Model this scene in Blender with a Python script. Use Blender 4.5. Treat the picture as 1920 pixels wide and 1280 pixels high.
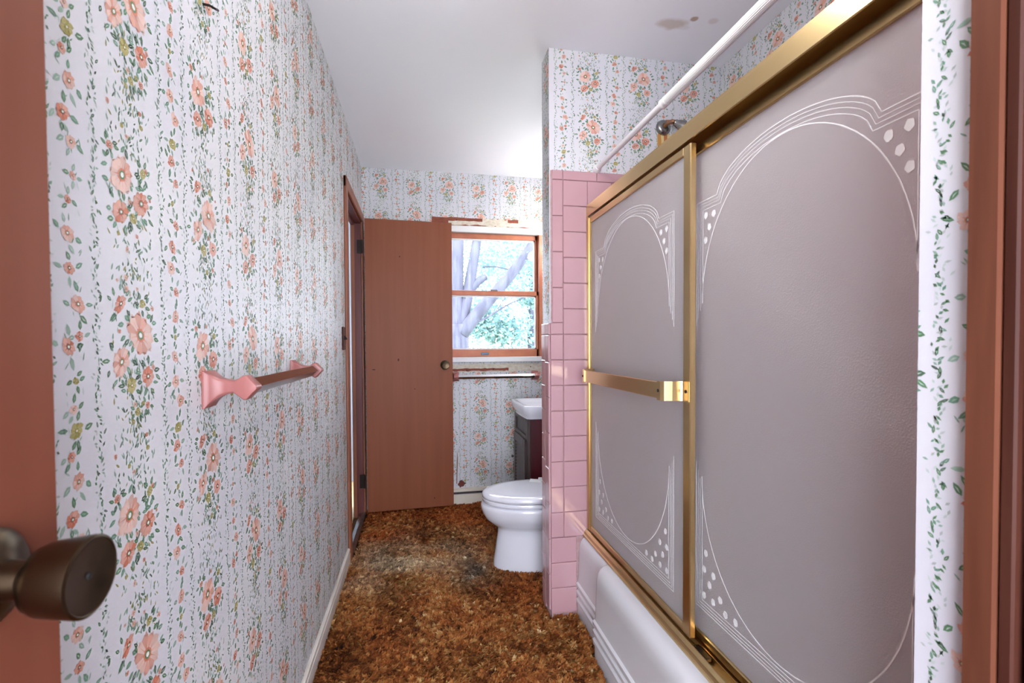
import bpy, math, random
import numpy as np
from mathutils import Vector, Matrix

for o in list(bpy.data.objects):
    bpy.data.objects.remove(o)
scene = bpy.context.scene
COL = scene.collection
rnd = random.Random(7)
PI = math.pi

# ------------------------------------------------------------------ camera
FPX, CY, YAW, PITCH, ROLL, CAMH = 897.7465, 663.1723, .1921, -.0213, -.0056, 1.1933
c, s = math.cos(YAW), math.sin(YAW)
F0, R0, U0 = Vector((s, c, 0)), Vector((c, -s, 0)), Vector((0, 0, 1))
FW = F0*math.cos(PITCH) + U0*math.sin(PITCH)
U1 = -F0*math.sin(PITCH) + U0*math.cos(PITCH)
RT = R0*math.cos(ROLL) + U1*math.sin(ROLL)
UP = -R0*math.sin(ROLL) + U1*math.cos(ROLL)
cam_d = bpy.data.cameras.new('camera')
cam_d.sensor_width = 36
cam_d.lens = 36*FPX/1920
cam_d.shift_y = (CY-640)/1920
cam_d.clip_start = .01
cam_d.dof.use_dof = True
cam_d.dof.focus_distance = 2.2
cam_d.dof.aperture_fstop = 9
cam = bpy.data.objects.new('camera', cam_d)
M4 = Matrix((RT, UP, -FW)).transposed().to_4x4()
M4.translation = Vector((0, 0, CAMH))
cam.matrix_world = M4
COL.objects.link(cam)
scene.camera = cam

# ------------------------------------------------------------------ light
world = bpy.data.worlds.new('overcast_sky')
scene.world = world
world.use_nodes = True
bg = world.node_tree.nodes['Background']
bg.inputs[0].default_value = (.86, .90, 1.0, 1)
bg.inputs[1].default_value = 10.0
sun_d = bpy.data.lights.new('sun', 'SUN')
sun_d.energy = 1.5
sun_d.angle = .02
sun = bpy.data.objects.new('sun', sun_d)
sun.rotation_euler = (math.radians(38), 0, math.radians(-25))
COL.objects.link(sun)
hall_d = bpy.data.lights.new('hall_fill_lamp', 'AREA')  # unseen lamp added in the hall as fill from behind the camera
hall_d.shape = 'DISK'
hall_d.size = .5
hall_d.energy = 6
hall_d.color = (1, .95, .90)
hall = bpy.data.objects.new('hall_fill_lamp', hall_d)
hall.location = (.1, -1.0, 2.36)
COL.objects.link(hall)
LAMP_STRENGTH = 24.0
FILL_BULB_STRENGTH = 32.0
vs = scene.view_settings
vs.view_transform = 'Standard'
vs.look = 'None'
vs.exposure = 0.87
vs.gamma = 1
vs.use_curve_mapping = False
if hasattr(scene, 'cycles'):
    scene.cycles.max_bounces = 6
    scene.cycles.diffuse_bounces = 4
    scene.cycles.glossy_bounces = 3
    scene.cycles.transmission_bounces = 4
    scene.cycles.transparent_max_bounces = 6
    scene.cycles.caustics_reflective = False

# ------------------------------------------------------------------ helpers
def lin(h):
    h = h.lstrip('#')
    v = [int(h[i:i+2], 16)/255 for i in (0, 2, 4)]
    return tuple((x/12.92 if x <= .04045 else ((x+.055)/1.055)**2.4) for x in v)

def newmat(name):
    m = bpy.data.materials.new(name)
    m.use_nodes = True
    return m, m.node_tree.nodes, m.node_tree.links, m.node_tree.nodes['Principled BSDF']

def mat(name, col, rough=.5, metal=0, col2=None, scale=(8, 8, 8), detail=2, bump=0, bscale=None, spec=.5, coat=0, contrast=(.35, .65)):
    m, N, L, B = newmat(name)
    B.inputs['Roughness'].default_value = rough
    B.inputs['Metallic'].default_value = metal
    B.inputs['Specular IOR Level'].default_value = spec
    B.inputs['Coat Weight'].default_value = coat
    B.inputs['Coat Roughness'].default_value = .08
    B.inputs['Base Color'].default_value = (*lin(col), 1)
    tc = N.new('ShaderNodeTexCoord')
    mp = N.new('ShaderNodeMapping')
    mp.inputs['Scale'].default_value = scale
    L.new(tc.outputs['Object'], mp.inputs[0])
    nz = N.new('ShaderNodeTexNoise')
    nz.inputs['Detail'].default_value = detail
    nz.inputs['Scale'].default_value = 1
    L.new(mp.outputs[0], nz.inputs['Vector'])
    rp = N.new('ShaderNodeValToRGB')
    rp.color_ramp.elements[0].position, rp.color_ramp.elements[1].position = contrast
    rp.color_ramp.elements[0].color = (*lin(col), 1)
    rp.color_ramp.elements[1].color = (*lin(col2 or col), 1)
    L.new(nz.outputs['Fac'], rp.inputs[0])
    L.new(rp.outputs[0], B.inputs['Base Color'])
    if bump:
        bp = N.new('ShaderNodeBump')
        bp.inputs['Strength'].default_value = bump
        bp.inputs['Distance'].default_value = .002
        if bscale:
            n2 = N.new('ShaderNodeTexNoise')
            n2.inputs['Scale'].default_value = bscale
            n2.inputs['Detail'].default_value = 2
            L.new(tc.outputs['Object'], n2.inputs['Vector'])
            L.new(n2.outputs['Fac'], bp.inputs['Height'])
        else:
            L.new(nz.outputs['Fac'], bp.inputs['Height'])
        L.new(bp.outputs[0], B.inputs['Normal'])
    return m

def attrmat(name, rough=.6, spec=.3):
    m, N, L, B = newmat(name)
    B.inputs['Roughness'].default_value = rough
    B.inputs['Specular IOR Level'].default_value = spec
    a = N.new('ShaderNodeAttribute')
    a.attribute_name = 'pigment'
    L.new(a.outputs['Color'], B.inputs['Base Color'])
    return m

MT = {}
MT['paper'] = mat('wallpaper_ground', '#d0d0d8', .45, col2='#d8d8dc', scale=(3, 3, 3), bump=.06, bscale=160, spec=.4)
MT['print'] = attrmat('wallpaper_ink', .5, .35)
MT['plain'] = mat('wall_paint', '#d0d2d8', .7, col2='#d8d8da')
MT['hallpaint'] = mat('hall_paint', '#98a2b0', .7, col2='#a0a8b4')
MT['door'] = mat('door_stain', '#844a31', .45, col2='#894f36', scale=(26, 26, 1.1), detail=6, bump=.03, spec=.22)
MT['entrydoor'] = mat('entry_door_stain', '#6e3b2a', .45, col2='#733f2e', scale=(26, 26, 1.1), detail=6, bump=.03, spec=.22)
MT['darkwood'] = mat('dark_casing_wood', '#3e1e16', .5, col2='#4c2a20', scale=(40, 40, 2.2), detail=6, bump=.05, spec=.15)
MT['casing'] = mat('casing_wood', '#7e4a36', .45, col2='#96583c', scale=(30, 30, 2), detail=6, bump=.04)
MT['redjamb'] = mat('red_jamb_wood', '#5e2a28', .45, col2='#6c3430', scale=(30, 30, 2), detail=5)
MT['sash'] = mat('sash_wood', '#b4684c', .45, col2='#c47a58', scale=(12, 40, 12), detail=5)
MT['white'] = mat('white_paint', '#dcdce0', .4, col2='#e2e2e2', scale=(6, 6, 6))
MT['whitegloss'] = mat('white_enamel', '#d6d6da', .14, col2='#dadade', scale=(3, 3, 3), coat=.3)
MT['china'] = mat('white_china', '#dedfe8', .12, col2='#e2e2ea', scale=(3, 3, 3), coat=.4)
MT['cream'] = mat('cream_enamel', '#d8cfc0', .4, col2='#e0d8ca', scale=(10, 10, 10))
MT['basebd'] = mat('baseboard_paint', '#cfc6bc', .35, col2='#dcd6d0', scale=(30, 5, 30))
MT['tile'] = mat('pink_tile_glaze', '#bd949b', .13, col2='#c39ca2', scale=(5, 5, 5), coat=.3)
MT['tilebig'] = None
MT['grout'] = mat('grout', '#b89a9c', .8, col2='#a88888', scale=(60, 60, 60))
MT['pinkceramic'] = mat('pink_ceramic', '#a06460', .28, col2='#a86c68', scale=(5, 5, 5), coat=0, spec=.3)
MT['chrome'] = mat('chrome', '#c8c9cc', .08, 1, col2='#d0d0d2')
MT['gold'] = mat('gold_anodised', '#d4b682', .28, 1, col2='#dcc08e', scale=(4, 1, 4))
MT['bronze'] = mat('antique_bronze', '#463a2c', .32, 1, col2='#5e5040', scale=(25, 25, 25))
MT['brass'] = mat('old_brass', '#8c7a54', .3, 1, col2='#a08c62', scale=(25, 25, 25))
MT['black'] = mat('black_hole', '#0a0808', .8)
MT['iron'] = mat('dark_hinge_iron', '#2a2220', .4, .7)
MT['etch'] = mat('etched_glass_line', '#f8f7f8', .6, col2='#fbfbfb', scale=(40, 40, 40))
MT['mahog'] = mat('mahogany', '#5a1a22', .3, col2='#42141a', scale=(20, 20, 1.5), detail=5)
MT['cabinet'] = mat('dark_cabinet', '#3c302e', .4, col2='#463836', scale=(20, 20, 2))
MT['rodwhite'] = mat('white_vinyl', '#e4e2e2', .3, col2='#eae8e8')
MT['zinc'] = mat('worn_chrome', '#8c8c8c', .25, 1, col2='#a0a09e', scale=(40, 40, 40))
MT['plaster'] = mat('bare_plaster', '#d8d2c4', .8, col2='#c8bca8', scale=(40, 40, 60), bump=.3)
MT['glue'] = mat('old_stained_wood', '#8c4a34', .7, col2='#7a3a2a', scale=(30, 30, 80))
MT['subfloor'] = mat('carpet_backing', '#4a3018', .95, col2='#5a3c20', scale=(30, 30, 30))
MT['pile'] = attrmat('carpet_pile', .85, .15)
MT['hallfloor'] = mat('hall_floor', '#a08a60', .5, col2='#b09a6e', scale=(6, 40, 6))
MT['bark'] = mat('grey_bark', '#30303e', .9, col2='#464756', scale=(14, 14, 3), detail=6, bump=.4)
MT['lawn'] = mat('sunlit_lawn', '#6c7a58', .95, col2='#8c9474', scale=(2, 2, 2))
MT['siding'] = mat('white_siding', '#e6e6e6', .7, col2='#eeeeee')
MT['ventdark'] = mat('vent_shadow_grey', '#4a4e58', .6)
MT['mahogcasing'] = mat('mahogany_casing', '#5a3324', .5, col2='#6a3e2c', scale=(40, 40, 3), detail=6, bump=.05, spec=.15)
MT['rusty'] = mat('rusty_pipe', '#a8744a', .5, .6, col2='#8a6a58', scale=(60, 60, 60))
MT['tag'] = mat('lock_blue', '#4a7088', .3, .6)

def ceiling_mat():
    m, N, L, B = newmat('ceiling_paint')
    B.inputs['Roughness'].default_value = .75
    tc = N.new('ShaderNodeTexCoord')
    nz = N.new('ShaderNodeTexNoise')
    nz.inputs['Scale'].default_value = 2.2
    nz.inputs['Detail'].default_value = 6
    L.new(tc.outputs['Object'], nz.inputs['Vector'])
    rp = N.new('ShaderNodeValToRGB')
    rp.color_ramp.elements[0].color = (*lin('#eceef6'), 1)
    rp.color_ramp.elements[1].color = (*lin('#f2f3f8'), 1)
    L.new(nz.outputs['Fac'], rp.inputs[0])
    last = rp.outputs[0]
    n2 = N.new('ShaderNodeTexNoise')
    n2.inputs['Scale'].default_value = 18
    L.new(tc.outputs['Object'], n2.inputs['Vector'])
    for (px, py, r, amt, colr, sx) in ((.99, 1.745, .032, .5, '#b09478', .5), (1.056, 1.703, .013, .8, '#a88468', .9), (1.13, 1.70, .016, .3, '#b8a088', .8)):
        sub = N.new('ShaderNodeVectorMath'); sub.operation = 'SUBTRACT'
        L.new(tc.outputs['Object'], sub.inputs[0])
        sub.inputs[1].default_value = (px, py, 0)
        mul = N.new('ShaderNodeVectorMath'); mul.operation = 'MULTIPLY'
        L.new(sub.outputs[0], mul.inputs[0]); mul.inputs[1].default_value = (sx, 1, 0)
        ln = N.new('ShaderNodeVectorMath'); ln.operation = 'LENGTH'
        L.new(mul.outputs[0], ln.inputs[0])
        ad = N.new('ShaderNodeMath'); ad.operation = 'MULTIPLY_ADD'
        L.new(n2.outputs['Fac'], ad.inputs[0]); ad.inputs[1].default_value = r*1.4
        L.new(ln.outputs['Value'], ad.inputs[2])
        mr = N.new('ShaderNodeMapRange')
        mr.inputs['From Min'].default_value = r*1.9
        mr.inputs['From Max'].default_value = r*1.3
        mr.inputs['To Max'].default_value = amt
        L.new(ad.outputs[0], mr.inputs['Value'])
        mx = N.new('ShaderNodeMix'); mx.data_type = 'RGBA'
        L.new(mr.outputs[0], mx.inputs['Factor'])
        L.new(last, mx.inputs['A'])
        mx.inputs['B'].default_value = (*lin(colr), 1)
        last = mx.outputs['Result']
    L.new(last, B.inputs['Base Color'])
    bp = N.new('ShaderNodeBump'); bp.inputs['Strength'].default_value = .06; bp.inputs['Distance'].default_value = .003
    L.new(nz.outputs['Fac'], bp.inputs['Height']); L.new(bp.outputs[0], B.inputs['Normal'])
    return m
MT['ceiling'] = ceiling_mat()

def tilegrid_mat():
    m, N, L, B = newmat('pink_tile_field')
    B.inputs['Roughness'].default_value = .15
    tc = N.new('ShaderNodeTexCoord')
    br = N.new('ShaderNodeTexBrick')
    br.offset = 0
    br.inputs['Scale'].default_value = 1
    br.inputs['Brick Width'].default_value = .1095
    br.inputs['Row Height'].default_value = .1095
    br.inputs['Mortar Size'].default_value = .0012
    br.inputs['Color1'].default_value = (*lin('#d0929e'), 1)
    br.inputs['Color2'].default_value = (*lin('#d49aa4'), 1)
    br.inputs['Mortar'].default_value = (*lin('#c8a8ac'), 1)
    L.new(tc.outputs['UV'], br.inputs['Vector'])
    L.new(br.outputs['Color'], B.inputs['Base Color'])
    bp = N.new('ShaderNodeBump'); bp.invert = True; bp.inputs['Strength'].default_value = .4; bp.inputs['Distance'].default_value = .002
    L.new(br.outputs['Fac'], bp.inputs['Height']); L.new(bp.outputs[0], B.inputs['Normal'])
    return m
MT['tilefield'] = tilegrid_mat()

def frosted_mat():
    m, N, L, B = newmat('frosted_pebble_glass')
    B.inputs['Base Color'].default_value = (.99, .95, .965, 1)
    B.inputs['Roughness'].default_value = .42
    B.inputs['IOR'].default_value = 1.45
    B.inputs['Transmission Weight'].default_value = 1
    tc = N.new('ShaderNodeTexCoord')
    vo = N.new('ShaderNodeTexVoronoi'); vo.inputs['Scale'].default_value = 330
    L.new(tc.outputs['Object'], vo.inputs['Vector'])
    bp = N.new('ShaderNodeBump'); bp.inputs['Strength'].default_value = .12; bp.inputs['Distance'].default_value = .001
    L.new(vo.outputs['Distance'], bp.inputs['Height']); L.new(bp.outputs[0], B.inputs['Normal'])
    df = N.new('ShaderNodeBsdfDiffuse'); df.inputs[0].default_value = (.90, .89, .90, 1)
    tr = N.new('ShaderNodeBsdfTranslucent'); tr.inputs[0].default_value = (.93, .92, .93, 1)
    m1 = N.new('ShaderNodeMixShader'); m1.inputs[0].default_value = .55
    L.new(df.outputs[0], m1.inputs[1]); L.new(tr.outputs[0], m1.inputs[2])
    m2 = N.new('ShaderNodeMixShader'); m2.inputs[0].default_value = .55
    L.new(B.outputs[0], m2.inputs[1]); L.new(m1.outputs[0], m2.inputs[2])
    b2 = N.new('ShaderNodeBump'); b2.inputs['Strength'].default_value = 1.0; b2.inputs['Distance'].default_value = .003
    L.new(vo.outputs['Distance'], b2.inputs['Height'])
    gs = N.new('ShaderNodeBsdfGlossy'); gs.inputs['Roughness'].default_value = .10
    L.new(b2.outputs[0], gs.inputs['Normal'])
    m3 = N.new('ShaderNodeMixShader'); m3.inputs[0].default_value = .09
    L.new(m2.outputs[0], m3.inputs[1]); L.new(gs.outputs[0], m3.inputs[2])
    out = N['Material Output']
    L.new(m3.outputs[0], out.inputs['Surface'])
    return m
MT['frost'] = frosted_mat()

def pane_mat():
    m, N, L, B = newmat('window_glass')
    tr = N.new('ShaderNodeBsdfTransparent'); tr.inputs[0].default_value = (.95, .97, .97, 1)
    gl = N.new('ShaderNodeBsdfGlossy'); gl.inputs['Roughness'].default_value = .03
    fr = N.new('ShaderNodeFresnel'); fr.inputs[0].default_value = 1.45
    mx = N.new('ShaderNodeMixShader')
    L.new(fr.outputs[0], mx.inputs[0]); L.new(tr.outputs[0], mx.inputs[1]); L.new(gl.outputs[0], mx.inputs[2])
    L.new(mx.outputs[0], N['Material Output'].inputs['Surface'])
    return m
MT['pane'] = pane_mat()

def leaf_mat():
    m, N, L, B = newmat('sunlit_leaf')
    a = N.new('ShaderNodeAttribute'); a.attribute_name = 'pigment'
    df = N.new('ShaderNodeBsdfDiffuse'); tr = N.new('ShaderNodeBsdfTranslucent')
    L.new(a.outputs['Color'], df.inputs[0]); L.new(a.outputs['Color'], tr.inputs[0])
    mx = N.new('ShaderNodeMixShader'); mx.inputs[0].default_value = .5
    L.new(df.outputs[0], mx.inputs[1]); L.new(tr.outputs[0], mx.inputs[2])
    L.new(mx.outputs[0], N['Material Output'].inputs['Surface'])
    return m
MT['leaf'] = leaf_mat()

def emit_mat(name, strength):
    m, N, L, B = newmat(name)
    B.inputs['Base Color'].default_value = (.9, .9, .88, 1)
    B.inputs['Emission Color'].default_value = (1, .96, .91, 1)
    B.inputs['Emission Strength'].default_value = strength
    return m
MT['opal'] = emit_mat('lit_opal_glass', LAMP_STRENGTH)
MT['fill_bulb'] = emit_mat('fill_bulb_glass', FILL_BULB_STRENGTH)

WO = {}   # world origin of every object

def tag(o, label=None, cat=None, group=None, kind=None):
    if label: o['label'] = label
    if cat: o['category'] = cat
    if group: o['group'] = group
    if kind: o['kind'] = kind
    return o

def thing(name, loc, label, cat, group=None):
    o = bpy.data.objects.new(name, None)
    o.empty_display_size = .05
    o.location = loc
    COL.objects.link(o)
    WO[o.name] = Vector(loc)
    return tag(o, label, cat, group)

def link(name, me, material, parent=None, origin=(0, 0, 0), smooth=False):
    """mesh coordinates are world coordinates minus origin / parent's origin"""
    o = bpy.data.objects.new(name, me)
    if material and not me.materials: me.materials.append(material)
    COL.objects.link(o)
    if parent:
        o.parent = parent
        WO[o.name] = WO[parent.name]
    else:
        o.location = origin
        WO[o.name] = Vector(origin)
    if smooth:
        me.polygons.foreach_set('use_smooth', [True]*len(me.polygons))
    return o

class MB:
    def __init__(self):
        self.v = []; self.f = []
    def add(self, vs_, fs_):
        b = len(self.v)
        self.v += [tuple(p) for p in vs_]
        self.f += [tuple(b+i for i in q) for q in fs_]
        return self
    def box(self, x0, x1, y0, y1, z0, z1):
        return self.add([(x, y, z) for x in (x0, x1) for y in (y0, y1) for z in (z0, z1)],
                        [(0, 1, 3, 2), (4, 6, 7, 5), (0, 4, 5, 1), (2, 3, 7, 6), (0, 2, 6, 4), (1, 5, 7, 3)])
    def bbox(self, x0, x1, y0, y1, z0, z1, r):
        """box with chamfered edges"""
        X = (x0, x1); Y = (y0, y1); Z = (z0, z1)
        vs_ = []; idx = {}
        for i in (0, 1):
            for j in (0, 1):
                for k in (0, 1):
                    sx, sy, sz = (1 if i == 0 else -1), (1 if j == 0 else -1), (1 if k == 0 else -1)
                    for a in range(3):
                        p = [X[i]+sx*r, Y[j]+sy*r, Z[k]+sz*r]
                        p[a] = (X[i], Y[j], Z[k])[a]
                        idx[i, j, k, a] = len(vs_); vs_.append(p)
        fs_ = []
        for a in range(3):
            for e in (0, 1):
                q = []
                for (m, n) in ((0, 0), (1, 0), (1, 1), (0, 1)):
                    t = [0, 0, 0]; t[a] = e; t[(a+1) % 3] = m; t[(a+2) % 3] = n
                    q.append(idx[t[0], t[1], t[2], a])
                fs_.append(q if e else q[::-1])
        for a in range(3):
            b, c_ = (a+1) % 3, (a+2) % 3
            for m in (0, 1):
                for n in (0, 1):
                    t0 = [0]*3; t1 = [0]*3
                    t0[a] = 0; t1[a] = 1
                    t0[b] = t1[b] = m; t0[c_] = t1[c_] = n
                    q = [idx[(*t0, b)], idx[(*t1, b)], idx[(*t1, c_)], idx[(*t0, c_)]]
                    fs_.append(q if (m ^ n) else q[::-1])
        for i in (0, 1):
            for j in (0, 1):
                for k in (0, 1):
                    q = [idx[i, j, k, 0], idx[i, j, k, 1], idx[i, j, k, 2]]
                    fs_.append(q if (i+j+k) % 2 else q[::-1])
        return self.add(vs_, fs_)
    def loft(self, rings, cap0=True, cap1=True, closed=True):
        n = len(rings[0]); b = len(self.v)
        for r in rings: self.v += [tuple(p) for p in r]
        for i in range(len(rings)-1):
            for j in range(n if closed else n-1):
                k = (j+1) % n
                self.f.append((b+i*n+j, b+i*n+k, b+(i+1)*n+k, b+(i+1)*n+j))
        if cap0: self.f.append(tuple(b+j for j in range(n))[::-1])
        if cap1: self.f.append(tuple(b+(len(rings)-1)*n+j for j in range(n)))
        return self
    def tube(self, path, radii, seg=10, caps=True):
        rings = []
        path = [Vector(p) for p in path]
        if not hasattr(radii, '__len__'): radii = [radii]*len(path)
        up = None
        for i, p in enumerate(path):
            d = (path[min(i+1, len(path)-1)] - path[max(i-1, 0)]).normalized()
            if up is None:
                up = Vector((0, 0, 1)) if abs(d.z) < .9 else Vector((1, 0, 0))
            a = d.cross(up).normalized(); up = a.cross(d).normalized()
            rings.append([p + (a*math.cos(2*PI*t/seg) + up*math.sin(2*PI*t/seg))*radii[i] for t in range(seg)])
        return self.loft(rings, caps, caps)
    def lathe(self, origin, axis, prof, seg=24):
        """prof: (distance along the axis, radius)"""
        o = Vector(origin); ax = Vector(axis).normalized()
        u = ax.cross(Vector((0, 0, 1)) if abs(ax.z) < .9 else Vector((1, 0, 0))).normalized(); w = ax.cross(u)
        rings = [[o + ax*t + (u*math.cos(2*PI*k/seg) + w*math.sin(2*PI*k/seg))*max(r, 1e-5) for k in range(seg)] for t, r in prof]
        return self.loft(rings)
    def mesh(self, name, off=(0, 0, 0)):
        me = bpy.data.meshes.new(name)
        ox, oy, oz = off
        me.from_pydata([(x-ox, y-oy, z-oz) for x, y, z in self.v], [], self.f)
        me.validate()
        import bmesh as _bm
        b = _bm.new(); b.from_mesh(me)
        _bm.ops.recalc_face_normals(b, faces=b.faces)
        b.to_mesh(me); b.free()
        return me
    def build(self, name, material, parent=None, origin=None, smooth=False, bevel=0, angle=None):
        if parent:
            off = WO[parent.name]
        else:
            if origin is None:
                a = np.array(self.v)
                origin = ((a[:, 0].min()+a[:, 0].max())/2, (a[:, 1].min()+a[:, 1].max())/2, a[:, 2].min())
            off = origin
        o = link(name, self.mesh(name, off), material, parent, off, smooth)
        if smooth and angle:
            o.data.set_sharp_from_angle(angle=math.radians(angle))
        if bevel:
            md = o.modifiers.new('bevel', 'BEVEL'); md.width = bevel; md.segments = 2; md.limit_method = 'ANGLE'
        return o

def struct(mb, name, material, **k):
    return tag(mb.build(name, material, **k), kind='structure')

def polymesh(name, tris, cols, material, parent):
    """tris (n,3,3) world, cols (n,3) linear -> mesh with the pigment attribute"""
    tris = np.asarray(tris, dtype=np.float32) - np.array(WO[parent.name] if parent else (0, 0, 0), dtype=np.float32)
    n = len(tris)
    me = bpy.data.meshes.new(name)
    me.vertices.add(n*3); me.loops.add(n*3); me.polygons.add(n)
    me.vertices.foreach_set('co', tris.reshape(-1))
    me.loops.foreach_set('vertex_index', np.arange(n*3, dtype=np.int32))
    me.polygons.foreach_set('loop_start', np.arange(0, n*3, 3, dtype=np.int32))
    at = me.attributes.new('pigment', 'FLOAT_COLOR', 'CORNER')
    cc = np.ones((n*3, 4), dtype=np.float32); cc[:, :3] = np.repeat(np.asarray(cols, dtype=np.float32), 3, axis=0)
    at.data.foreach_set('color', cc.reshape(-1))
    me.update(calc_edges=True)
    return link(name, me, material, parent)

# ------------------------------------------------------------------ room dimensions
XL, YB, XP, YP, XA, H = -.387, 3.535, .5495, 1.978, 1.357, 2.44
YPB = 2.092                  # back of the partition
XR = 1.10                    # right wall of the toilet bay
YN = .44                     # near end of the tub alcove
YF = -.30                    # front wall
DY0, DY1, DH = 2.755, 3.44, 2.035    # doorway in the left wall
WX0, WX1, WZ0, WZ1 = .10, .925, 1.075, 2.05   # window hole

struct(MB().box(-1.8, 1.6, -1.8, 4.4, -.12, 0), 'floor', MT['subfloor'])
struct(MB().box(-1.8, 1.6, -1.8, 4.4, H, H+.15), 'ceiling', MT['ceiling'], origin=(0, 0, H))
TH = .06
wl = MB()
wl.box(XL-TH, XL, YF-.1, DY0, 0, H).box(XL-TH, XL, DY0, DY1, DH, H).box(XL-TH, XL, DY1, YB+.1, 0, H)
wall_left = struct(wl, 'wall_left', MT['paper'])
wb = MB()
wb.box(XL, WX0, YB, YB+.1, 0, H).box(WX1, XR+.1, YB, YB+.1, 0, H).box(WX0, WX1, YB, YB+.1, 0, WZ0).box(WX0, WX1, YB, YB+.1, WZ1, H)
wall_back = struct(wb, 'wall_back', MT['paper'])
wall_part = struct(MB().box(XP, XA, YP, YPB, 0, H), 'wall_partition', MT['paper'])
wall_right = struct(MB().box(XR, XR+.1, YPB, YB, 0, H), 'wall_right', MT['paper'])
wall_alc = struct(MB().box(XA, XA+.1, YN-.14, YPB, 0, H), 'wall_alcove', MT['paper'])
wall_near = struct(MB().box(XP, XA, YN-.05, YN, 0, H).box(XP+.012, XP+.05, YN-.105, YN-.05, 0, H), 'wall_near', MT['paper'])
# front wall with the entry doorway the camera looks in through
wf = MB().box(XL, -.275, YF-.1, YF, 0, H).box(.44, XA, YF-.1, YF, 0, H).box(-.275, .44, YF-.1, YF, 2.05, H)
struct(wf, 'wall_front', MT['plain'])
struct(MB().box(.70, .76, YF, YN-.105, 0, H), 'wall_closet', MT['plain'])
# hall behind the camera, hall beyond the left doorway; outer openings added for fill daylight
struct(MB().box(-1.8, 1.6, -1.8, -1.7, 0, .3).box(-1.8, 1.6, -1.8, -1.7, 2.35, H).box(-1.8, -1.5, -1.8, -1.7, .3, 2.35).box(1.4, 1.6, -1.8, -1.7, .3, 2.35).box(1.5, 1.6, -1.7, YF-.1, 0, H).box(-1.8, -1.7, -1.7, 1.9, 0, H), 'wall_hall', MT['plain'])
struct(MB().box(-1.8, -1.7, 1.9, 4.3, 0, 1.5).box(-1.8, -1.7, 1.9, 4.3, 1.9, H).box(-1.8, -1.7, 1.9, 2.9, 1.5, 1.9).box(-1.8, -1.7, 3.2, 4.3, 1.5, 1.9).box(-1.8, XL-TH, 4.3, 4.4, 0, H).box(-1.7, XL-TH, 1.8, 1.9, 0, H), 'wall_passage', MT['hallpaint'])
struct(MB().box(-1.7, XL-TH, 1.9, 4.3, 0, .012), 'floor_passage', MT['hallfloor'])

# ------------------------------------------------------------------ wallpaper print
WPW, WPV = .2335, .457
INK = {k: np.array(lin(h)) for k, h in dict(
    pink='#dfbeb2', pink2='#d8a392', coral='#ce8066', red='#b25a4a', white='#e9e8e6', teal='#6e967e', teal2='#94b0a0',
    green='#5c8460', dark='#4c6650', olive='#9c9452', yel='#b4ab70', pale='#bccac4', orange='#d58a5e', grey='#b0b8b4').items()}
class Print:
    def __init__(self): self.t = []; self.c = []; self.l = []
    def tri(self, a, b, c_, col, lay): self.t.append((a, b, c_)); self.c.append(INK[col]*rp.uniform(.9, 1.08)); self.l.append(lay)
    def quad(self, a, b, c_, d, col, lay):
        k = len(self.c); self.tri(a, b, c_, col, lay); self.tri(a, c_, d, col, lay); self.c[k+1] = self.c[k]
    def leaf(self, x, y, L_, w, a, col, lay=1):
        ca, sa = math.cos(a), math.sin(a)
        P = lambda u, v: (x+u*ca-v*sa, y+u*sa+v*ca)
        if L_ > .008:
            k = len(self.c)
            pts = [P(0, 0), P(L_*.3, w*.5), P(L_*.68, w*.42), P(L_, 0), P(L_*.68, -w*.42), P(L_*.3, -w*.5)]
            for i in range(1, 5): self.tri(pts[0], pts[i], pts[i+1], col, lay)
            for i in range(k, len(self.c)): self.c[i] = self.c[k]
            self.tri(P(L_*.15, w*.05), P(L_*.75, w*.12), P(L_*.5, -w*.14), 'pale' if rp.random() < .4 else 'teal2', lay+1)
        else:
            self.quad(P(0, 0), P(L_*.45, w*.5), P(L_, 0), P(L_*.5, -w*.5), col, lay)
    def flower(self, x, y, r, sq=.9, rot=0., fam=0):
        pets = ('pink', 'pink2', 'coral') if fam == 0 else (('yel', 'olive', 'olive') if fam == 1 else ('pink2', 'coral', 'red'))
        n = 11 if r > .018 else 8
        ca, sa = math.cos(rot), math.sin(rot)
        def P(rr, a):
            u, v = rr*math.cos(a), rr*math.sin(a)*sq
            return (x+u*ca-v*sa, y+u*sa+v*ca)
        for i in range(n):
            a = 2*PI*i/n; da = PI/n*1.08
            R = r*rp.uniform(.82, 1.08)
            k = len(self.c); pc = pets[0] if rp.random() < .65 else pets[1]
            self.quad(P(r*.1, a), P(R*.86, a-da), P(R, a), P(R*.86, a+da*.9), pc, 2)
            self.tri(P(R*.86, a-da), P(R*rp.uniform(1.0, 1.14), a-da*.45), P(R*.9, a), pc, 2)
            for q in range(k, len(self.c)): self.c[q] = self.c[k]
            self.tri(P(r*.15, a-da*.7), P(r*rp.uniform(.5, .85), a), P(r*.15, a+da*.7), pets[1 if i % 2 else 2], 3)
        for i in range(7):
            a = 2*PI*i/7; b = 2*PI*(i+1)/7
            self.tri(P(0, 0), P(r*.34, a), P(r*.34, b), pets[2], 4)
            self.tri(P(0, 0), P(r*.23, a), P(r*.23, b), 'green' if fam != 1 else 'olive', 5)
            self.tri(P(0, 0), P(r*.13, a), P(r*.13, b), 'white', 6)
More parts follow.
